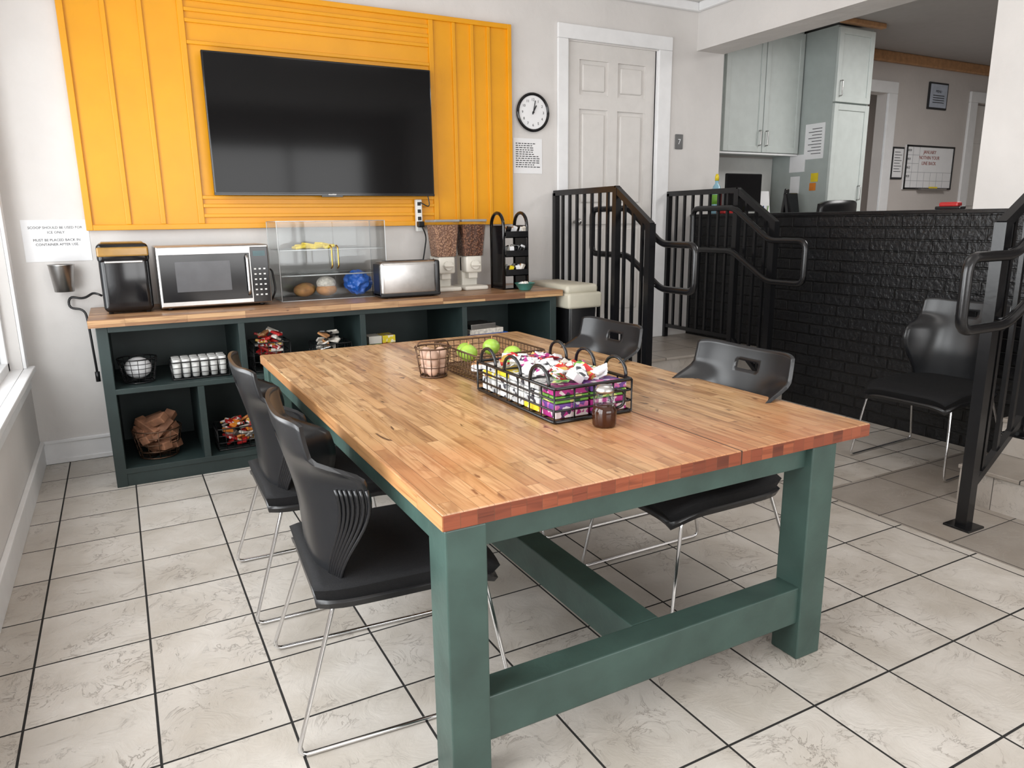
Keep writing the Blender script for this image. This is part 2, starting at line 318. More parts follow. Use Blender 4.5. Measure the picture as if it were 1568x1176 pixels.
# ------------------------------------------------------------------ room shell
b=B('floor'); b.box((XL-.15,YR-.15,-.1),(XW2,YB+.15,0),FLOOR); b.build(False)
b=B('floor_entry'); b.box((3.06,.2,-.02),(XW,2.38,.0025),PLAT); b.build(False)
b=B('floor_kitchen'); b.box((XW2,YR-.15,PL-.1),(11,7.6,PL),PLAT); b.build(False)
b=B('ceiling'); b.box((XL-.15,YR-.15,ZC),(XW2,YB+.15,ZC+.1),CEIL); b.build(False)
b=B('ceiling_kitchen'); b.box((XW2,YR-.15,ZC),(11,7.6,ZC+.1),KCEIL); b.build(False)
DX0,DX1,DZ=3.197,4.043,2.72
b=B('wall_back')
b.box((XL-.15,YB,0),(DX0,YB+.15,ZC),WALL); b.box((DX1,YB,0),(XW2+.005,YB+.15,ZC),WALL); b.box((DX0,YB,DZ),(DX1,YB+.15,ZC),WALL); b.box((DX0,YB,0),(DX1,YB+.15,PL),WALL)
b.build(False)
b=B('wall_left'); wins=[(.3,2.3),(2.62,4.78)]; z0,z1=.62,2.6
b.box((XL-.15,YR,0),(XL,YB,z0-.006),WALL); b.box((XL-.15,YR,z1),(XL,YB,ZC),WALL)
for a,c in ((YR,.3),(2.3,2.62),(4.78,YB)): b.box((XL-.15,a,z0-.006),(XL,c,z1),WALL)
b.build(False)
for i,(a,c) in enumerate(wins):
    b=B('window_%d'%(i+1)); t=.05
    for lo,hi in (((a,z0),(c,z0+t)),((a,z1-t),(c,z1-.001)),((a+.001,z0),(a+t,z1-.001)),((c-t,z0),(c-.001,z1-.001)),(((a+c)/2-.02,z0),((a+c)/2+.02,z1-.001))):
        b.box((XL-.12,lo[0],lo[1]),(XL-.06,hi[0],hi[1]),TRIM,.004)
    b.box((XL-.095,a+t,z0+t),(XL-.09,c-t,z1-t),GLASS)
    b.box((XL-.13,a+.001,z0-.004),(XL,c-.001,z0+.004),TRIM)
    b.box((XL+.0005,a-.09,z0-.03),(XL+.05,c+.09,z0+.004),TRIM,.006)
    for lo,hi in (((a-.09,z0-.12),(c+.09,z0-.03)),((a-.09,z1),(c+.09,z1+.09)),((a-.09,z0+.004),(a,z1)),((c,z0+.004),(c+.09,z1))):
        b.box((XL+.0005,lo[0],lo[1]),(XL+.018,hi[0],hi[1]),TRIM,.004)
    b.build(False)
b=B('wall_front'); 
b.box((XL-.15,YR-.15,0),(11,YR,.7),WALL); b.box((XL-.15,YR-.15,2.6),(11,YR,ZC),WALL); b.box((XL-.15,YR-.15,.7),(-.1,YR,2.6),WALL); b.box((3.9,YR-.15,.7),(11,YR,2.6),WALL); b.build(False)
b=B('window_3')
for lo,hi in (((-.1,.7),(3.9,.76)),((-.1,2.54),(3.9,2.6)),((-.1,.7),(-.04,2.6)),((3.84,.7),(3.9,2.6)),((1.2,.7),(1.26,2.6)),((2.55,.7),(2.61,2.6))): b.box((lo[0],YR-.11,lo[1]),(hi[0],YR-.04,hi[1]),TRIM,.004)
b.build(False)
b=B('wall_right')
b.box((XW,2.57,2.76),(XW2,YB,ZC),WALL)
b.box((XW,1.96,1.43),(XW2,2.57,ZC),WALL)
b.box((XW,.5,2.76),(XW2,1.96,ZC),WALL)
b.box((XW,YR,0),(XW2,.5,ZC),WALL)
b.build(False)
b=B('wall_brick_half'); b.box((XW,1.97,0),(XW2,YB,1.405),BRICK); b.box((XW-.006,1.97,1.405),(XW2+.01,YB,1.43),METB,.004); b.build(False)
b=B('wall_kitchen')
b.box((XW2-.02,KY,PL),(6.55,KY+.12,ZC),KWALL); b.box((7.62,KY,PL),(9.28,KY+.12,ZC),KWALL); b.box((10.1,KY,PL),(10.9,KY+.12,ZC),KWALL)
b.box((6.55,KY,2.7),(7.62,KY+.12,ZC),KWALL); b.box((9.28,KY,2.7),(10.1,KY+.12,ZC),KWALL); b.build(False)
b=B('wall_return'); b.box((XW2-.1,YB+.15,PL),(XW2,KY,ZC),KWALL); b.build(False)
b=B('wall_hall'); b.box((6.2,7.3,PL),(10.9,7.4,ZC),KWALL); b.build(False)
b=B('wall_east'); b.box((10.9,YR,PL),(11,7.5,ZC),KWALL); b.build(False)
b=B('baseboard_back'); b.box((XL,YB-.018,0),(DX0-.25,YB,.13),TRIM,.004); b.box((XL,YB-.026,0),(DX0-.25,YB,.03),TRIM,.004); b.box((XL,YB-.024,.125),(DX0-.25,YB,.145),TRIM,.004); b.build(False)
b=B('baseboard_left'); b.box((XL,YR,0),(XL+.018,YB-.02,.13),TRIM,.004); b.box((XL,YR,.125),(XL+.024,YB-.02,.145),TRIM,.004); b.build(False)
b=B('trim_crown'); b.box((XL,YB-.05,ZC-.07),(XW,YB,ZC),TRIM,.012); b.box((XW-.05,YR,ZC-.07),(XW,YB-.05,ZC),TRIM,.012); b.build(False)
b=B('trim_kitchen_crown'); b.box((6.42,KY-.05,ZC-.11),(10.9,KY,ZC),CROWN,.015); b.box((5.9,4.70,ZC-.045),(6.48,4.76,ZC),CROWN,.01); b.build(False)
b=B('trim_kitchen_doorway')
for x0,x1 in ((7.62,7.77),(9.13,9.28),(6.45,6.55)): b.box((x0,KY-.03,PL),(x1,KY,2.7),TRIM,.006)
b.box((6.45,KY-.03,2.7),(7.77,KY,2.82),TRIM,.006); b.box((9.13,KY-.03,2.7),(10.2,KY,2.82),TRIM,.006); b.build(False)
b=B('door_2'); b.box((9.3,KY+.06,PL),(10.08,KY+.1,2.69),DOOR,.004)
for z_ in (.6,1.5): b.box((9.42,KY+.05,z_),(9.96,KY+.07,z_+.75),DOOR,.01)
b.build(False)
# door 1
b=B('door_1'); b.box((DX0,YB+.03,PL),(DX1,YB+.06,DZ),DOOR)
W=DX1-DX0; cols=[(.11,.385),(.475,.75)]; rows=[(2.345,2.60),(1.50,2.24),(.62,1.36)]
for a,c in ((0,.11),(.385,.475),(.75,W)): b.box((DX0+a,YB+.012,PL+.01),(DX0+c,YB+.035,DZ),DOOR)
zz=[PL+.01]+[v for r_ in rows[::-1] for v in r_]+[DZ]
for i in range(0,len(zz),2):
    for a,c in ((.11,.385),(.475,.75)): b.box((DX0+a-.001,YB+.0125,zz[i]),(DX0+c+.001,YB+.035,zz[i+1]),DOOR)
for a,c in cols:
    for r0,r1 in rows: b.box((DX0+a+.03,YB+.016,r0+.03),(DX0+c-.03,YB+.04,r1-.03),DOOR,.011)
b.cyl((DX0+.07,YB+.012,1.38),(DX0+.07,YB-.03,1.38),.012,STEEL); b.sph((DX0+.07,YB-.045,1.38),.03,STEEL)
b.build(False)
b=B('trim_door')
b.box((DX0-.105,YB-.022,PL),(DX0-.01,YB,DZ+.01),TRIM,.006); b.box((DX1+.015,YB-.022,PL),(DX1+.15,YB,DZ+.01),TRIM,.006); b.box((DX0-.105,YB-.024,DZ+.01),(DX1+.15,YB,DZ+.115),TRIM,.006)
b.box((DX0-.012,YB-.005,PL),(DX0,YB+.06,DZ),TRIM); b.box((DX1,YB-.005,PL),(DX1+.016,YB+.06,DZ),TRIM); b.build(False)
# landing and steps
b=B('floor_landing'); b.box((3.02,4.16,0),(XW,YB,PL-.02),RISER); b.box((3.01,4.14,PL-.02),(XW,YB,PL),PLAT,.004); b.build(False)
b=B('floor_entry_step'); b.box((3.02,3.86,0),(XW,4.16,.17),RISER); b.box((3.01,3.84,.17),(XW,4.16,.19),PLAT,.004); b.build(False)
b=B('floor_stair')
b.box((3.58,.5,0),(XW,1.96,.17),RISER); b.box((3.565,.5,.17),(XW,1.965,.19),PLAT,.004)
b.box((3.91,.5,.19),(XW,1.96,.36),RISER); b.box((3.895,.5,.36),(XW2,1.965,.38),PLAT,.004); b.build(False)
# railings
def rail(o,d,sd):
    b=B('metal_stair_railing'); o=Vector(o); d=Vector(d); sd=Vector(sd); up=Vector((0,0,1))
    P=lambda t,z,off=0: o+d*t+sd*off+up*z
    def bar(p,q,w):
        v=q-p; t=bmesh.new(); bmesh.ops.create_cube(t,size=1)
        for x in t.verts: x.co=Vector((x.co.x*w,x.co.y*w,x.co.z*v.length))
        b.merge(t,METB,False,Matrix.Translation((p+q)/2)@v.to_track_quat('Z','Y').to_matrix().to_4x4())
    top=lambda t:1.61 if t<.82 else 1.61-(t-.82)*.66
    bot=lambda t:.48 if t<.82 else .48-(t-.82)*.8
    bar(P(.02,1.60),P(.83,1.60),.04); bar(P(.81,1.605),P(1.2,top(1.2)-.005),.04)
    bar(P(.02,.48),P(.82,.48),.03); bar(P(.82,.48),P(1.19,bot(1.19)),.03)
    bar(P(.03,PL),P(.03,1.6),.04); bar(P(.82,PL-.0),P(.82,1.61),.045); bar(P(1.19,0),P(1.19,top(1.19)),.05)
    for t,z in ((.82,PL),(1.19,0)):
        c=P(t,z); b.box((c.x-.06,c.y-.06,c.z),(c.x+.06,c.y+.06,c.z+.012),METB,.003)
    t=.13
    while t<1.15:
        if abs(t-.82)>.04: bar(P(t,bot(t)),P(t,top(t)),.019)
        t+=.098
    h=.075
    pts=[P(.42,1.47,h),P(.86,1.47,h),P(1.22,1.235,h),P(1.54,1.235,h),P(1.54,.945,h),P(1.22,.945,h),P(.86,1.15,h),P(.42,1.15,h)]
    b.tube(pts,.022,METB,closed=True,seg=10,rad=.06)
    for t,z in ((.82,1.47),(1.19,1.255),(.82,1.16),(1.19,.965)):
        b.tube([P(t,z,0),P(t,z,h)],.009,METB,seg=6)
    b.build()
rail((3.07,YB,0),(0,-1,0),(1,0,0)); rail((4.2,YB,0),(0,-1,0),(-1,0,0)); rail((XW,1.75,0),(-1,0,0),(0,-1,0))
# ------------------------------------------------------------------ yellow panel, TV
b=B('yellow_wall_panel'); x0,x1,z0,z1=-.13,2.68,1.375,2.765
b.box((x0,YB-.02,z0),(x1,YB-.001,z1),YEL)
def bt(a,c,d,e,p=.034): b.box((a,YB-p,c),(d,YB-.015,e),YEL,.003)
bt(x0-.005,z0-.004,x0+.03,z1+.004,.040); bt(x1-.026,z0-.004,x1+.005,z1+.004,.040); bt(x0+.03,z1-.028,x1-.026,z1+.004,.039); bt(x0+.03,z0-.004,x1-.026,z0+.028,.039)
for x in (.075,.263): bt(x,z0+.028,x+.028,z1-.028)
for x in (2.22,2.36,2.49): bt(x,z0+.028,x+.026,z1-.028)
bt(.475,z0+.028,.51,z1-.028,.036); bt(2.045,z0+.028,2.08,z1-.028,.036)
for z in (2.68,2.62,2.56,2.44,1.44,1.50,1.55): bt(.51,z,2.045,z+.022)
b.build()
b=B('wall_mounted_television'); ty=4.86
b.box((.57,ty,1.57),(2.01,ty+.035,2.395),GLB,.006); b.box((.58,ty-.002,1.588),(2.0,ty+.001,2.385),SCREEN)
b.box((.57,ty-.004,1.57),(2.01,ty+.03,1.584),GLB,.003)
b.box((1.22,ty-.008,1.562),(1.36,ty+.02,1.574),GLB,.003); b.text('monitor',.016,(1.29,ty-.005,1.574),STEEL)
b.box((.85,ty+.03,1.7),(1.75,ty+.07,2.2),BLK,.01); b.box((1.1,ty+.06,1.8),(1.5,YB-.045,2.15),BLK)
b.build()
b=B('power_strip'); b.box((1.89,YB-.075,1.33),(1.935,YB-.042,1.55),WPL,.005)
for z in (1.37,1.42,1.47,1.52): b.box((1.9,YB-.078,z-.012),(1.925,YB-.07,z+.012),INK,.002)
b.box((1.89,YB-.11,1.36),(1.935,YB-.07,1.40),BLK,.005)
b.tube([(1.91,YB-.1,1.38),(1.95,YB-.1,1.30),(1.93,YB-.08,1.15),(1.9,YB-.06,1.0),(1.88,YB-.1,.95)],.005,BLK,rad=.05,seg=6)
b.tube([(1.92,YB-.08,1.53),(1.99,YB-.09,1.49),(1.97,YB-.09,1.6),(1.9,YB-.06,1.72)],.004,BLK,rad=.04,seg=6)
b.build()
# clock
b=B('wall_clock'); c=(2.87,2.185); R=.13
def ring(x,z): return [(x+R*math.cos(a*2*pi/40),YB-.025,z+R*math.sin(a*2*pi/40)) for a in range(40)]
b.cyl((c[0],YB-.001,c[1]),(c[0],YB-.02,c[1]),R,GLB,seg=40); b.cyl((c[0],YB-.015,c[1]),(c[0],YB-.024,c[1]),R-.008,WHITE,seg=40); b.tube(ring(*c),.011,GLB,closed=True)
for h in range(12):
    a=pi/2-(h+1)*pi/6; b.text(str(h+1),.027,(c[0]+.09*math.cos(a),YB-.0245,c[1]+.09*math.sin(a)-.009),INK)
for ang,l,w in ((62,.055,.004),(78,.085,.003)):
    a=math.radians(ang); b.tube([(c[0]-.015*math.cos(a),YB-.03,c[1]-.015*math.sin(a)),(c[0]+l*math.cos(a),YB-.03,c[1]+l*math.sin(a))],w,INK,seg=6)
b.cyl((c[0],YB-.024,c[1]),(c[0],YB-.034,c[1]),.007,INK)
b.build()
def paper(name,x0,x1,z0,z1,y,lines=None,n=8):
    b=B(name); b.box((x0,y-.003,z0),(x1,y-.0005,z1),WHITE)
    if lines:
        for t,s_,z in lines: b.text(t,s_,((x0+x1)/2,y-.0035,z),INK)
    else:
        for i in range(n):
            z=z1-.04-(z1-z0-.07)*i/n; w=(x1-x0)*random.uniform(.55,.85); xa=x0+(x1-x0)*.08; xx=xa
            while xx<xa+w:
                l=random.uniform(.012,.03); b.box((xx,y-.0038,z),(min(xx+l,x1-.01),y-.002,z+.006),INK); xx+=l+.007
    return b.build()
paper('notice_paper',2.71,2.96,1.745,2.0,YB,n=12)
paper('ice_scoop_sign',-.455,-.125,1.2,1.435,YB,[('SCOOP SHOULD BE USED FOR',.0195,1.385),('ICE ONLY',.0195,1.358),('MUST BE PLACED BACK IN',.0195,1.315),('CONTAINER AFTER USE.',.0195,1.29)])
b=B('door_number_sign'); b.box((4.265,YB-.012,1.97),(4.345,YB-.001,2.09),mat('sign_grey',(.12,.12,.12),.4),.004); b.text('7',.06,(4.305,YB-.0125,2.01),WHITE); b.build()
b=B('ice_scoop_holder'); b.lathe([(.045,0),(.05,.0),(.066,.15),(.070,.155),(.064,.155),(.05,.01)],(-.285,YB-.075,1.03),STEEL); b.box((-.33,YB-.02,1.12),(-.24,YB-.001,1.17),STEEL,.003); b.build()
# ------------------------------------------------------------------ buffet
b=B('buffet_cabinet'); X0,X1,Y0=-.14,2.67,4.31; T=.035; CZ=.925; by=YB-.03
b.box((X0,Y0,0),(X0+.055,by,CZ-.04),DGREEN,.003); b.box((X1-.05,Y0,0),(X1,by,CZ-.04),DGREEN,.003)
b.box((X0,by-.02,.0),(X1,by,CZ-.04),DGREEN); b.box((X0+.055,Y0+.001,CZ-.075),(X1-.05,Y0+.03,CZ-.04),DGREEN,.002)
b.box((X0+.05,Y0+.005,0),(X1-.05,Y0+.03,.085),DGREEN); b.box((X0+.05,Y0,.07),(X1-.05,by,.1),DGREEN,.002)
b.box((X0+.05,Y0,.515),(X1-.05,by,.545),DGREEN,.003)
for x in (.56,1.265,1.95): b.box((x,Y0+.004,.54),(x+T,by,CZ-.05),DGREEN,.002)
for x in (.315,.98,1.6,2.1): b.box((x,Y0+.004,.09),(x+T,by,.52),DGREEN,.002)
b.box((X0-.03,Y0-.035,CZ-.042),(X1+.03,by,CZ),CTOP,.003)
b.box((X0-.031,Y0-.037,CZ-.041),(X1+.031,Y0-.033,CZ-.003),CEDGE)
b.build(False)
# ice maker
b=B('countertop_ice_maker'); x0,x1,y0,y1=-.09,.155,4.50,4.83
b.box((x0,y0,CZ+.008),(x1,y1,1.27),GLB,.03,seg=4); b.box((x0-.004,y0-.006,1.20),(x1+.004,y1+.004,1.305),GLB,.025,seg=4)
b.box((x0+.02,y0+.03,1.303),(x1-.02,y1-.08,1.312),GOLDL,.004); b.box((x0-.002,y0-.012,1.235),(x1+.002,y0+.01,1.285),GOLDL,.008); b.box((x0+.03,y0-.01,1.20),(x1-.03,y0,1.212),STEEL,.003)
for x in (x0+.03,x1-.03):
    for y in (y0+.04,y1-.04): b.cyl((x,y,CZ),(x,y,CZ+.02),.012,BLK)
b.build()
b=B('power_cord'); b.tube([(-.10,4.86,1.0),(-.14,4.88,1.02),(-.2,4.93,.98),(-.27,4.95,1.0),(-.28,4.95,.93),(-.2,4.94,.92),(-.19,4.9,.85),(-.18,4.9,.55),(-.185,4.94,.5)],.007,BLK,rad=.04,seg=6); b.cyl((-.18,4.9,.55),(-.18,4.9,.49),.013,BLK); b.build()
# microwave
b=B('microwave_oven'); x0,x1,y0,y1,z0,z1=.19,.79,4.50,4.89,CZ+.012,1.28
b.box((x0,y0+.012,z0),(x1,y1,z1),STEEL,.006); b.box((x0,y0-.015,z0+.005),(x1,y0+.014,z1),STEEL,.008)
b.box((x0+.012,y0-.018,z0+.035),(x1-.11,y0-.012,z1-.045),GLB,.002); b.box((x0+.09,y0-.0195,z0+.09),(x0+.38,y0-.0175,z1-.085),mat('microwave_window',(.06,.06,.065),.2))
b.box((x1-.105,y0-.018,z0+.012),(x1-.008,y0-.012,z1-.012),GLB,.002)
b.tube([(x1-.128,y0-.018,z1-.06),(x1-.128,y0-.05,z1-.07),(x1-.128,y0-.05,z0+.07),(x1-.128,y0-.018,z0+.06)],.009,STEEL,rad=.02)
for i in range(6):
    for j in range(3): b.box((x1-.09+j*.026,y0-.0195,z0+.05+i*.03),(x1-.078+j*.026,y0-.0175,z0+.058+i*.03),WPL)
b.box((x1-.09,y0-.0195,z1-.065),(x1-.022,y0-.0175,z1-.035),mat('display',(.02,.07,.08),.2))
for x in (x0+.05,x1-.05):
    for y in (y0+.05,y1-.05): b.cyl((x,y,CZ),(x,y,CZ+.014),.015,BLK)
b.tube([(x1+.002,4.70,1.12),(x1+.04,4.65,1.13),(x1+.045,4.60,1.0),(x1+.02,4.62,.94)],.006,BLK,rad=.03,seg=6)
b.build()
# pastry case
b=B('pastry_display_case'); x0,x1,y0,y1,z0,z1=.865,1.54,4.58,4.90,CZ+.003,1.41
b.box((x0,y0,z0),(x1,y1,z0+.006),ACR)
for lo,hi in (((x0,y0,z0),(x0+.005,y1,z1)),((x1-.005,y0,z0),(x1,y1,z1)),((x0,y1-.005,z0),(x1,y1,z1)),((x0,y0,z1-.005),(x1,y1,z1)),((x0,y0,z0),((x0+x1)/2-.002,y0+.005,z1)),(((x0+x1)/2+.002,y0,z0),(x1,y0+.005,z1))): b.box(lo,hi,ACR)
EDG=mat('acrylic_edge',(.55,.57,.58),.2)
for x in (x0,x1):
    for y in (y0,y1): b.tube([(x,y,z0),(x,y,z1)],.0025,EDG,seg=6)
for z in (z0,z1):
    b.tube([(x0,y0,z),(x1,y0,z),(x1,y1,z),(x0,y1,z)],.0025,EDG,closed=True,seg=6)
for z in (1.08,1.235):
    b.box((x0+.01,y0+.02,z),(x1-.01,y1-.01,z+.004),ACR); b.tube([(x0+.01,y0+.02,z),(x1-.01,y0+.02,z)],.004,EDG,seg=6); b.tube([(x0+.01,y1-.02,z),(x1-.01,y1-.02,z)],.003,EDG,seg=6)
for x in (1.18,1.22): b.tube([(x,y0,1.12),(x,y0-.03,1.13),(x,y0-.03,1.25),(x,y0,1.26)],.005,GOLD,rad=.015,seg=6)
for i in range(7): b.box((.98+i*.03,4.64+.02*(i%3),1.242),(1.05+i*.03,4.76,1.262+.006*(i%3)),YLW,.008,rot=(0,.2*((i%3)-1),.4*(i%2)))
for x,y in ((1.03,4.72),(1.17,4.70),(1.06,4.80)): b.sph((x,y,.98),.06,BREAD,(1.1,1,.7))
b.sph((1.17,4.70,1.02),.055,PALE,(1.15,1,.8))
bm=bmesh.new(); bmesh.ops.create_icosphere(bm,subdivisions=4,radius=.085)
for v in bm.verts: v.co*=1+.25*noise.noise(v.co*32); v.co.z*=.9
b.merge(bm,BLU,False,Matrix.Translation((1.38,4.70,1.014))); b.build()
# toaster
b=B('toaster'); x0,x1,y0,y1,z0,z1=1.44,1.84,4.40,4.565,CZ+.012,1.155
b.box((x0,y0,z0),(x1-.02,y1,z1),STEEL,.025,seg=4); b.box((x1-.035,y0-.002,z0-.003),(x1,y1+.002,z1+.002),BLK,.015,seg=4); b.box((x0-.004,y0-.002,z0-.006),(x1,y1+.002,z0+.022),BLK,.008)
b.box((x0+.05,y0+.035,z1-.005),(x1-.07,y0+.06,z1+.002),INK); b.box((x0+.05,y0+.10,z1-.005),(x1-.07,y0+.125,z1+.002),INK)
b.box((x1,y0+.07,z1-.06),(x1+.022,y0+.11,z1-.04),BLK,.004); b.cyl((x1,y0+.09,z0+.06),(x1+.012,y0+.09,z0+.06),.02,BLK); b.box((x0-.004,y0+.02,z0),(x0+.012,y1-.02,z1-.015),BLK,.006)
for x in (x0+.04,x1-.05):
    for y in (y0+.04,y1-.04): b.cyl((x,y,CZ),(x,y,CZ+.014),.012,BLK)
b.build()
# cereal dispensers
for cx,cm in ((1.995,CER1),(2.20,CER2)):
    b=B('cereal_dispenser'); y=4.70; w=.090
    b.box((cx-w,y-.1,CZ),(cx+w,y+.12,CZ+.03),CREAM,.012,seg=3); b.box((cx-.06,y+.02,CZ+.02),(cx+.06,y+.11,CZ+.24),CREAM,.01)
    b.box((cx-.06,y-.06,CZ+.12),(cx+.06,y+.06,CZ+.235),CREAM,.012,seg=3); b.cyl((cx,y-.06,CZ+.175),(cx,y-.085,CZ+.175),.03,CREAM); b.box((cx-.035,y-.098,CZ+.168),(cx+.035,y-.08,CZ+.182),CREAM,.004)
    b.box((cx-.035,y-.04,CZ+.08),(cx+.035,y+.03,CZ+.13),CREAM,.005)
    b.box((cx-w+.004,y-.075,CZ+.235),(cx+w-.004,y+.085,CZ+.45),cm,.008,taper=(.8,.8)); b.box((cx-w,y-.08,CZ+.233),(cx+w,y+.09,CZ+.47),ACR,.004,taper=(.8,.8))
    b.box((cx-w-.004,y-.085,CZ+.468),(cx+w+.004,y+.095,CZ+.485),mat('grey_lid',(.25,.25,.25),.3),.006)
    b.build()
# condiment tower
b=B('condiment_rack'); xa,xb,ya=2.365,2.56,4.60
for x in (xa,xb-.01):
    pts=[(x,ya-.09,CZ)]+[(x,ya-.09*math.cos(a*pi/10),1.365+.085*math.sin(a*pi/10)) for a in range(11)]+[(x,ya+.09,CZ)]
    b.tube(pts,.012,GLB,seg=8)
    b.box((x-.004,ya-.09,CZ),(x+.004,ya+.09,1.365),GLB)
b.box((xa-.005,ya-.1,CZ),(xb,ya+.11,CZ+.01),GLB,.003)
for z in (1.02,1.15,1.28):
    b.box((xa+.005,ya-.12,z),(xb-.015,ya+.1,z+.006),GLB); b.box((xa+.005,ya-.12,z),(xb-.015,ya-.116,z+.045),GLB)
    for i in range(14):
        x=xa+.02+random.random()*.12; b.box((x,ya-.11+.012*i,z+.006),(x+.03,ya-.09+.012*i,z+.065+random.random()*.02),random.choice([WHITE,WHITE,PALE,YLW,BREAD,GLB]),.002,rot=(.4,random.uniform(-.4,.4),random.uniform(-.5,.5)))
b.build()
b=B('teal_bowl'); b.lathe([(.03,0),(.04,.004),(.07,.05),(.074,.05),(.068,.05),(.03,.012)],(2.47,4.40,CZ),TEAL)
for i in range(9): b.box((2.43+.01*(i%4),4.37+.01*(i%5),CZ+.035),(2.47+.01*(i%4),4.40+.01*(i%5),CZ+.05),random.choice([WHITE,PALE]),.002,rot=(random.uniform(-.6,.6),random.uniform(-.6,.6),i))
b.build()
b=B('trash_can'); b.box((2.75,4.26,0),(2.98,4.72,.83),BLK,.02,seg=3,taper=(.85,.85)); b.box((2.715,4.22,.79),(3.0,4.80,.90),BEIGE,.02,seg=3); b.box((2.72,4.25,.89),(2.985,4.78,.955),BEIGE,.025,seg=3); b.build()
# ------------------------------------------------------------------ shelf contents
SH=.546
b=B('wire_snack_basket'); rwire(b,(.035,4.47,SH+.005),.075,.1,.13,BLK,n=16,nr=5); b.sph((.035,4.47,SH+.08),.07,WHITE,(1,1,.85)); b.build()
b=B('creamer_cup_basket'); wire(b,.2,.5,4.38,4.56,SH+.005,SH+.10,BLK,sp=.05)
for i in range(6):
    for j in range(3): b.cyl((.228+i*.048,4.41+j*.055,SH+.012),(.228+i*.048,4.41+j*.055,SH+.115),.019,WPL,.022,seg=10)
b.build()
b=B('log_basket'); rwire(b,(.09,4.50,.106),.10,.13,.16,BRONZE,n=12,nr=4,r=.003)
for i in range(16):
    a=i*2.4; x=.09+.05*math.cos(a); y=4.50+.05*math.sin(a); z=.15+.011*i
    b.box((x-.075,y-.028,z-.022),(x+.075,y+.028,z+.022),WOODP,.004,rot=(random.uniform(-.5,.5),random.uniform(-.8,.8),random.uniform(-1,1)))
b.build()
b=B('candy_basket'); wire(b,.40,.66,4.38,4.58,.106,.23,BLK,sp=.04)
for i in range(40):
    x=.42+random.random()*.17;y=4.4+random.random()*.12; z=.12+.14*i/40; b.box((x,y,z),(x+.06,y+.04,z+.015),random.choice([RED,P_RED,ORG,P_RED,PALE]),.004,rot=(random.uniform(-.6,.6),random.uniform(-.6,.6),random.uniform(-1,1)))
b.build()
b=B('snack_bar_basket'); wire(b,.64,.85,4.37,4.55,SH+.005,SH+.17,BLK,sp=.04)
for i in range(34):
    x=.655+random.random()*.12;y=4.39+random.random()*.1; z=SH+.03+.2*i/34; b.box((x,y,z),(x+.07,y+.035,z+.015),random.choice([RED,P_RED,PALE,P_RED,BREAD,PALE]),.004,rot=(random.uniform(-.8,.8),random.uniform(-.5,.5),random.uniform(-1,1)))
b.build()
b=B('granola_basket'); wire(b,1.0,1.22,4.37,4.55,SH+.005,SH+.13,BLK,sp=.04)
for i in range(26):
    x=1.01+random.random()*.13;y=4.39+random.random()*.1; z=SH+.03+.17*i/26; b.box((x,y,z),(x+.07,y+.035,z+.012),random.choice([PALE,BREAD,STEEL,BLK,PALE]),.003,rot=(random.uniform(-1,1),random.uniform(-.5,.5),random.uniform(-1,1)))
b.build()
b=B('tea_box_stack')
for i in range(3):
    for j in range(2): b.box((1.34+j*.09,4.40,SH+i*.05),(1.425+j*.09,4.52,SH+.048+i*.05),[CREAM,P_YEL,P_GRN,P_RED,CREAM,P_YEL][i*2+j],.003)
b.build()
b=B('snack_carton_stack')
for i,(m,w) in enumerate(((RED,.3),(WHITE,.28),(BLU,.3),(PALE,.26),(STEEL,.2))): b.box((2.02,4.37,SH+i*.035),(2.02+w,4.55,SH+.034+i*.035),m,.003,rot=(0,0,.06*(i-2)))
b.build()
# ------------------------------------------------------------------ table
b=B('dining_table'); tx0,tx1,ty0,ty1,tz=.573,2.035,1.405,3.72,.76
b.box((tx0,ty0,tz-.042),(tx1,ty1,tz),TOP,.003)
b.box((tx0+.001,ty0-.0015,tz-.040),(tx1-.001,ty0+.001,tz-.003),TOPEDGE); b.box((tx1-.001,ty0+.001,tz-.04),(tx1+.0015,ty1-.001,tz-.003),TOPSIDE); b.box((tx0-.0015,ty0+.001,tz-.04),(tx0+.001,ty1-.001,tz-.003),TOPSIDE)
lw=.105
for x in (tx0+.006,1.785):
    for y in (ty0+.003,ty1-.13): b.box((x,y,0),(x+lw,y+lw,tz-.0425),GREEN,.004)
for y in (ty0+.03,ty1-.10): b.box((tx0+.1,y,tz-.112),(1.80,y+.04,tz-.0425),GREEN,.003)
for x in (tx0+.02,1.84): b.box((x,ty0+.1,tz-.112),(x+.035,ty1-.1,tz-.0425),GREEN,.003)
for y in (ty0+.015,ty1-.12): b.box((tx0+.1,y,.125),(1.80,y+.085,.25),GREEN,.004)
b.box((1.19,ty0+.1,.135),(1.29,ty1-.1,.249),GREEN,.004)
b.box((tx1-.555,ty0-.002,tz-.041),(tx1-.551,ty0+.5,tz+.0004),mat('tabletop_seam',(.05,.025,.015),.8))  # dark strip marking the board seam in the tabletop
b.build()
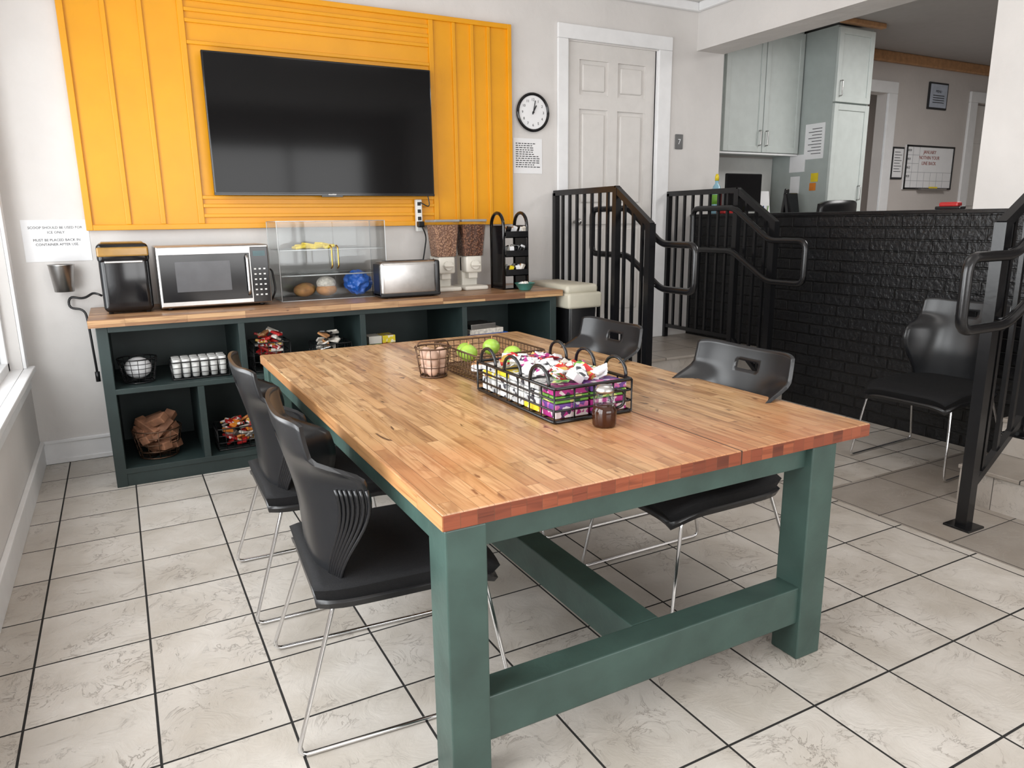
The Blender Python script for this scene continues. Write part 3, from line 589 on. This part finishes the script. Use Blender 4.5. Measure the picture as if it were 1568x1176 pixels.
# ------------------------------------------------------------------ chairs
def smooth(a,b_,x):
    t=max(0,min(1,(x-a)/(b_-a))); return t*t*(3-2*t)
def chairmesh(name):
    b=B(name)
    def back(u,v):
        w=.205+.045*smooth(0,.5,v)-.006*smooth(.7,1,v)
        xc=-.19-.03*v-.045*smooth(.3,1,v)
        wr=.05+.11*smooth(0,.55,v)-.115*smooth(.62,.80,v)
        x=xc+wr*abs(u)**3.2
        z=.435+.487*v-.016*abs(u)**10*v**6-.012*(1-u*u)*v**6
        return (x,w*u,z)
    nu,nv=36,30
    b.sheet(back,nu,nv,.011,SHELL,hole=lambda i,j: 14<=i<=21 and j in(24,25))
    for s_ in (-1,1):
        for k in range(7):
            u=s_*(.82+.029*k); pts=[Vector(back(u,.02+v/12*.56)) + Vector((-.003,s_*.006,0)) for v in range(0,13)]
            b.tube(pts,.0055,BLK,seg=6)
    def seat(u,v):
        x=-.215+.52*v; e=(1-(abs(2*v-1))**6*.12)
        z=.455-.012*(1-u*u)*math.sin(v*pi)-.04*max(0,(v-.75)/.25)**2-.02*abs(u)**6
        return (x,-.255*e*u,z)
    b.sheet(seat,20,20,.04,FAB)
    def shell(u,v):
        p=seat(u,v); return (p[0]*1.0,p[1]*1.01,p[2]-.03)
    b.sheet(shell,16,16,.018,BLK)
    r=.0065
    for s_ in (-1,1):
        y=s_*.275
        b.tube([(-.15,s_*.16,.41),(-.165,s_*.225,.415),(-.30,y,.008),(.33,y,.008),(.26,s_*.235,.40),(.18,s_*.15,.405)],r,CHR,rad=.035,seg=10)
        b.tube([(-.15,s_*.16,.405),(.18,s_*.15,.405)],r,CHR,seg=8)
    b.tube([(.18,-.15,.405),(.18,.15,.405)],r,CHR,seg=8); b.tube([(-.15,-.16,.405),(-.15,.16,.405)],r,CHR,seg=8)
    return b
chairs=[((.59,2.0,0),-.07),((.59,2.755,0),-.02),((1.86,2.0,0),pi),((1.86,2.86,0),pi),((4.06,2.42,0),pi+.05)]
o=chairmesh('dining_chair').build(loc=chairs[0][0],rotz=chairs[0][1])
for l,r in chairs[1:]:
    q=bpy.data.objects.new('dining_chair',o.data); bpy.context.scene.collection.objects.link(q); q.location=l; q.rotation_euler=(0,0,r)
# ------------------------------------------------------------------ table items
TZ=tz+.0005
b=B('tea_packet_caddy'); x0,x1,y0,y1,h=1.17,1.475,1.90,2.46,.115
wire(b,x0,x1,y0,y1,TZ+.006,TZ+h,METB,sp=.085,r=.0038,rim=.006,nz=3)
for f in (.33,.66):
    b.tube([(x0,y0+(y1-y0)*f,TZ+h),(x1,y0+(y1-y0)*f,TZ+h)],.004,METB,seg=6)
for xx in (x0,x1):
    for k in range(3):
        yc=y0+(y1-y0)*(k+.5)/3
        b.tube([(xx,yc-.06,TZ+h)]+[(xx,yc-.06*math.cos(a*pi/8),TZ+h+.012+.05*math.sin(a*pi/8)) for a in range(9)]+[(xx,yc+.06,TZ+h)],.006,METB,seg=8)
cols=[P_MAG,P_PUR,P_GRN,P_MAG,P_PUR,P_MAG,P_GRN,P_PUR]
for k in range(5):
    ya=y0+.012+k*.108
    for lvl in range(4):
        mm=[P_WHT,P_YEL,P_WHT,P_WHT,P_WHT][(lvl+k)%5] if k>0 else cols[(lvl+k)%8]
        b.box((x0+.012,ya,TZ+.012+lvl*.025),(x0+.14,ya+.10,TZ+.034+lvl*.025),mm,.003)
        b.box((x0+.150,ya,TZ+.012+lvl*.025),(x1-.012,ya+.10,TZ+.034+lvl*.025),cols[(lvl*3+k)%8],.003)
for i in range(80):
    x=x0+.03+random.random()*.20;y=y0+.04+random.random()*.44
    b.box((x,y,TZ+.115+random.random()*.025),(x+.055,y+.035,TZ+.121+random.random()*.025),random.choice([WHITE,WHITE,WHITE,PALE,P_RED,P_GRN,P_MAG,P_WHT,P_WHT]),.001,rot=(random.uniform(-.6,.6),random.uniform(-.6,.6),random.uniform(-2,2)))
b.build()
b=B('fruit_wire_basket'); x0,x1,y0,y1=1.215,1.53,2.56,3.0
wire(b,x0,x1,y0,y1,TZ+.006,TZ+.11,BRONZE,sp=.03,r=.0018,rim=.004,nz=4)
for p in ((1.27,2.76,.09),(1.43,2.66,.085),(1.45,2.9,.08),(1.33,2.92,.07)): b.sph((p[0],p[1],TZ+p[2]),.04,APPLE,(1,1,.92)); b.cyl((p[0],p[1],TZ+p[2]+.03),(p[0]+.004,p[1],TZ+p[2]+.05),.002,BREAD,seg=6)
for i in range(10): b.box((1.24+.02*i,2.6+.03*(i%4),TZ+.03),(1.30+.02*i,2.68+.03*(i%4),TZ+.06),random.choice([PALE,WHITE,BREAD,BLK]),.01,rot=(.15*((i%3)-1),.1,.5*i))
b.build()
b=B('egg_basket'); rwire(b,(1.125,2.80,TZ+.004),.055,.075,.12,BRONZE,n=12,nr=3,r=.002)
for i in range(9): b.sph((1.125+.035*math.cos(i*2.1),2.80+.035*math.sin(i*2.1),TZ+.035+.028*(i//3)),.026,PINK,(1,1,1.2))
b.tube([(1.05,2.8,TZ+.12),(1.06,2.8,TZ+.15),(1.19,2.8,TZ+.15),(1.20,2.8,TZ+.12)],.003,BRONZE,rad=.03,seg=6)
b.build()
b=B('syrup_dispenser'); c=(1.30,1.81,TZ)
b.lathe([(.034,0),(.038,.008),(.039,.05),(.034,.068),(.02,.072)],c,SYRUP); b.lathe([(.036,.07),(.034,.085),(.028,.10),(.028,.112),(.026,.112)],c,ACR); b.lathe([(.030,.110),(.031,.118),(.024,.13),(.008,.134)],c,STEEL)
b.tube([(c[0]+.03,c[1]-.005,TZ+.115),(c[0]+.07,c[1]-.01,TZ+.11),(c[0]+.068,c[1]-.01,TZ+.06),(c[0]+.036,c[1],TZ+.05)],.005,GLB,rad=.02,seg=8)
b.build()
# ------------------------------------------------------------------ kitchen
def cabdoor(b,x0,x1,z0,z1,y,m):
    b.box((x0,y-.02,z0),(x1,y,z1),m,.003); w=.055
    for lo,hi in (((x0,z0),(x0+w,z1)),((x1-w,z0),(x1,z1)),((x0+w,z0),(x1-w,z0+w)),((x0+w,z1-w),(x1-w,z1))): b.box((lo[0],y-.030,lo[1]),(hi[0],y-.018,hi[1]),m,.003)
def pull(b,x,y,z):
    b.tube([(x,y,z),(x,y-.03,z),(x,y-.03,z+.13),(x,y,z+.13)],.006,STEEL,rad=.012,seg=6)
b=B('upper_kitchen_cabinet'); b.box((4.86,5.15,1.985),(5.92,KY-.001,ZC-.01),SAGE); cabdoor(b,4.94,5.42,1.99,3.06,5.15,SAGE); cabdoor(b,5.43,5.91,1.99,3.06,5.15,SAGE); pull(b,5.38,5.125,2.05); pull(b,5.47,5.125,2.05); b.box((4.86,5.13,1.97),(5.92,5.18,1.985),TRIM); b.build()
b=B('pantry_cabinet'); b.box((5.93,4.785,PL),(6.42,KY-.001,ZC-.05),SAGED); cabdoor(b,5.93,6.41,2.42,3.05,4.785,SAGE); cabdoor(b,5.93,6.41,PL+.1,2.405,4.785,SAGE); pull(b,5.98,4.76,2.47); pull(b,6.35,4.76,1.55)
for y0_,y1_,z0_,z1_,m in ((4.84,5.06,1.93,2.25,WHITE),(5.04,5.22,1.82,1.98,WHITE),(5.09,5.2,1.62,1.78,WHITE),(4.88,4.96,1.72,1.80,YLW),(4.90,4.97,1.64,1.71,ORG)): b.box((5.925 if z0_!=1.82 else 5.922,y0_,z0_),(5.931,y1_,z1_),m)
for i in range(9): b.box((5.9245,4.87,2.20-i*.028),(5.9252,4.98+.04*(i%2),2.206-i*.028),INK)
b.build()
b=B('desk_counter'); b.box((4.80,4.90,PL),(5.92,KY-.001,1.25),SAGE); b.box((4.79,4.87,1.25),(5.92,KY-.001,1.29),WPL,.005); b.box((4.79,KY-.012,1.29),(5.92,KY-.001,1.965),WPL); b.build()
b=B('computer_monitor'); b.box((4.94,5.05,1.45),(5.38,5.08,1.79),GLB,.008); b.box((5.11,5.06,1.3),(5.2,5.09,1.5),BLK,.004); b.box((5.04,5.0,1.291),(5.28,5.14,1.305),BLK,.004); b.build()
b=B('plastic_bottle'); c=(4.58,4.80,1.431); b.lathe([(.035,0),(.038,.01),(.038,.19),(.03,.23),(.014,.25),(.014,.28)],c,mat('bottle_plastic',(.25,.45,.55),.15)); b.lathe([(.0385,.08),(.0388,.16)],c,GRN); b.lathe([(.017,.275),(.017,.31),(.01,.33)],c,YLW); b.build()
b=B('desk_phone'); b.box((5.62,4.95,1.291),(5.80,5.15,1.34),BLK,.01); b.box((5.63,5.0,1.33),(5.68,5.03,1.66),BLK,.012,rot=(0,.15,0)); b.box((5.64,4.96,1.34),(5.80,5.0,1.62),GLB,.01,rot=(-.2,0,0)); b.build()
b=B('desk_paper_stack')
for i in range(5): b.box((5.36,4.92,1.291+.006*i),(5.56,5.1,1.296+.006*i),WHITE,0,rot=(0,0,.08*i))
b.box((5.38,5.1,1.3),(5.56,5.115,1.64),WHITE,.002,rot=(-.15,0,0)); b.build()
b=B('pen_cup'); c=(5.30,4.93,1.291); b.lathe([(.035,0),(.04,.12),(.036,.12),(.03,.01)],c,RED)
for i in range(7): a=i*.9; b.cyl((c[0]+.012*math.cos(a),c[1]+.012*math.sin(a),1.31),(c[0]+.035*math.cos(a),c[1]+.035*math.sin(a),1.50),.004,[BLK,BLU,RED,YLW,BLK,WHITE,GRN][i],seg=8)
b.build()
b=B('red_snack_tin'); b.box((4.49,4.60,1.431),(4.60,4.70,1.475),RED,.008); b.box((4.485,4.595,1.47),(4.605,4.705,1.485),BLK,.004); b.build()
b=B('binder_row')
for i,m in enumerate((BLK,WHITE,BLU,BLK,RED,WHITE,GLB)): b.box((4.86+i*.035,5.2,1.291),(4.892+i*.035,5.42,1.60+.02*(i%3)),m,.003)
b.build()
b=B('office_chair')
def ob(u,v): return (.25*u*(1-.12*v)+5.42,4.22+.06*u*u-.03*v,.95+.58*v-.03*u**4*v)
b.sheet(ob,14,12,.05,BLK); b.box((5.17,4.25,.84),(5.67,4.72,.92),FAB,.03,seg=3); b.cyl((5.42,4.48,.5),(5.42,4.48,.85),.03,BLK); b.box((5.38,4.22,.82),(5.46,4.3,1.1),BLK,.01)
for k in range(5):
    a=k*2*pi/5; b.tube([(5.42,4.48,.52),(5.42+.28*math.cos(a),4.48+.28*math.sin(a),.45)],.018,BLK); b.sph((5.42+.28*math.cos(a),4.48+.28*math.sin(a),PL+.03),.03,BLK)
b.build()
b=B('red_tape_dispenser'); b.box((4.50,2.66,1.431),(4.56,2.82,1.45),BLK,.006); b.box((4.505,2.68,1.445),(4.555,2.80,1.475),RED,.01); b.build()
b=B('whiteboard'); x0,x1,z0,z1=8.03,8.93,1.69,2.18; b.box((x0,KY-.02,z0),(x1,KY-.001,z1),WHITE)
for lo,hi in (((x0,z0),(x1,z0+.02)),((x0,z1-.02),(x1,z1)),((x0,z0),(x0+.02,z1)),((x1-.02,z0),(x1,z1))): b.box((lo[0],KY-.028,lo[1]),(hi[0],KY-.015,hi[1]),BLK,.003)
BR=mat('marker_brown',(.30,.08,.06),.6); LG=mat('board_grid_line',(.35,.36,.38),.6)
for i,t in enumerate(('JANUARY','NOTHIN YOUR','LINE BACK')): b.text(t,.055,(8.46,KY-.022,2.09-.062*i),BR)
for i in range(1,5): b.box((x0+.02,KY-.0215,z0+.095*i),(x0+.24 if i>2 else x1-.02,KY-.0195,z0+.095*i+.004),LG)
for i in range(1,7): b.box((x0+.12*i,KY-.0215,z0+.02),(x0+.12*i+.004,KY-.0195,z0+.19 if i>2 else z1-.02),LG)
for i in range(4): b.text('8:3%d'%i,.035,(8.09,KY-.022,2.11-.095*i),INK)
b.box((8.3,KY-.06,z0-.01),(8.8,KY-.02,z0+.012),STEEL); b.box((8.5,KY-.055,z0+.012),(8.62,KY-.025,z0+.03),YLW); b.build()
b=B('framed_schedule'); b.box((7.80,KY-.015,1.80),(8.0,KY-.001,2.15),INK,.003); b.box((7.815,KY-.017,1.82),(7.985,KY-.013,2.13),WHITE)
for i in range(8): b.box((7.83,KY-.018,2.09-i*.03),(7.93+.03*(i%2),KY-.0165,2.096-i*.03),INK)
b.build()
b=B('framed_certificate'); b.box((8.33,KY-.02,2.58),(8.68,KY-.001,2.87),INK,.003); b.box((8.35,KY-.023,2.60),(8.66,KY-.018,2.85),mat('certificate',(.42,.46,.54),.5)); b.text('MENU',.04,(8.5,KY-.024,2.76),INK)
for i in range(4): b.box((8.40,KY-.0245,2.65+.025*i),(8.61,KY-.022,2.658+.025*i),INK)
b.build()
# ------------------------------------------------------------------ lights
def area(name,loc,rot,sx,sy,e,col=(1,1,1)):
    l=bpy.data.lights.new(name,'AREA'); l.shape='RECTANGLE'; l.size=sx; l.size_y=sy; l.energy=e; l.color=col
    o=bpy.data.objects.new(name,l); o.location=loc; o.rotation_euler=rot; bpy.context.scene.collection.objects.link(o)
area('window_daylight',(XL-.2,3.5,1.6),(0,-pi/2,0),1.9,1.7,76,(.99,.99,1))
area('window_daylight',(XL-.2,1.3,1.6),(0,-pi/2,0),1.9,1.9,112,(.99,.99,1))
area('window_daylight',(1.9,YR-.2,1.65),(pi/2,0,0),3.8,1.8,115,(1,.99,.98))
area('ceiling_fill',(2.2,2.2,ZC-.03),(0,0,0),1.2,1.2,12,(1,.97,.94))  # added overhead fill for the dining room, no fixture
area('ceiling_fill',(6.6,3.0,ZC-.03),(0,0,0),1.4,1.4,80,(1,.98,.96))  # fill light added above the kitchen to brighten it, no fixture
area('ceiling_fill',(8.2,6.5,ZC-.03),(0,0,0),.6,.6,14,(1,.96,.93))  # unseen area light over the hall, no fixture
w=bpy.data.worlds.new('World'); bpy.context.scene.world=w; w.use_nodes=True
w.node_tree.nodes['Background'].inputs[0].default_value=(.92,.96,1,1); w.node_tree.nodes['Background'].inputs[1].default_value=1.0
# ------------------------------------------------------------------ camera
dX=Vector((2116,-278,1108)).normalized(); dY=Vector((-614,-243,1108)); dY=(dY-dX*dY.dot(dX)).normalized(); up=dX.cross(dY)
R=Matrix(((dX.x,-dX.y,-dX.z),(dY.x,-dY.y,-dY.z),(up.x,-up.y,-up.z)))
cam=bpy.data.cameras.new('camera'); cam.sensor_width=36; cam.lens=1108/1568*36; cam.clip_start=.05
co=bpy.data.objects.new('camera',cam); bpy.context.scene.collection.objects.link(co)
co.matrix_world=Matrix.Translation((0,0,1.40))@R.to_4x4()
bpy.context.scene.camera=co
vs=bpy.context.scene.view_settings; vs.view_transform='Standard'; vs.look='None'; vs.exposure=0
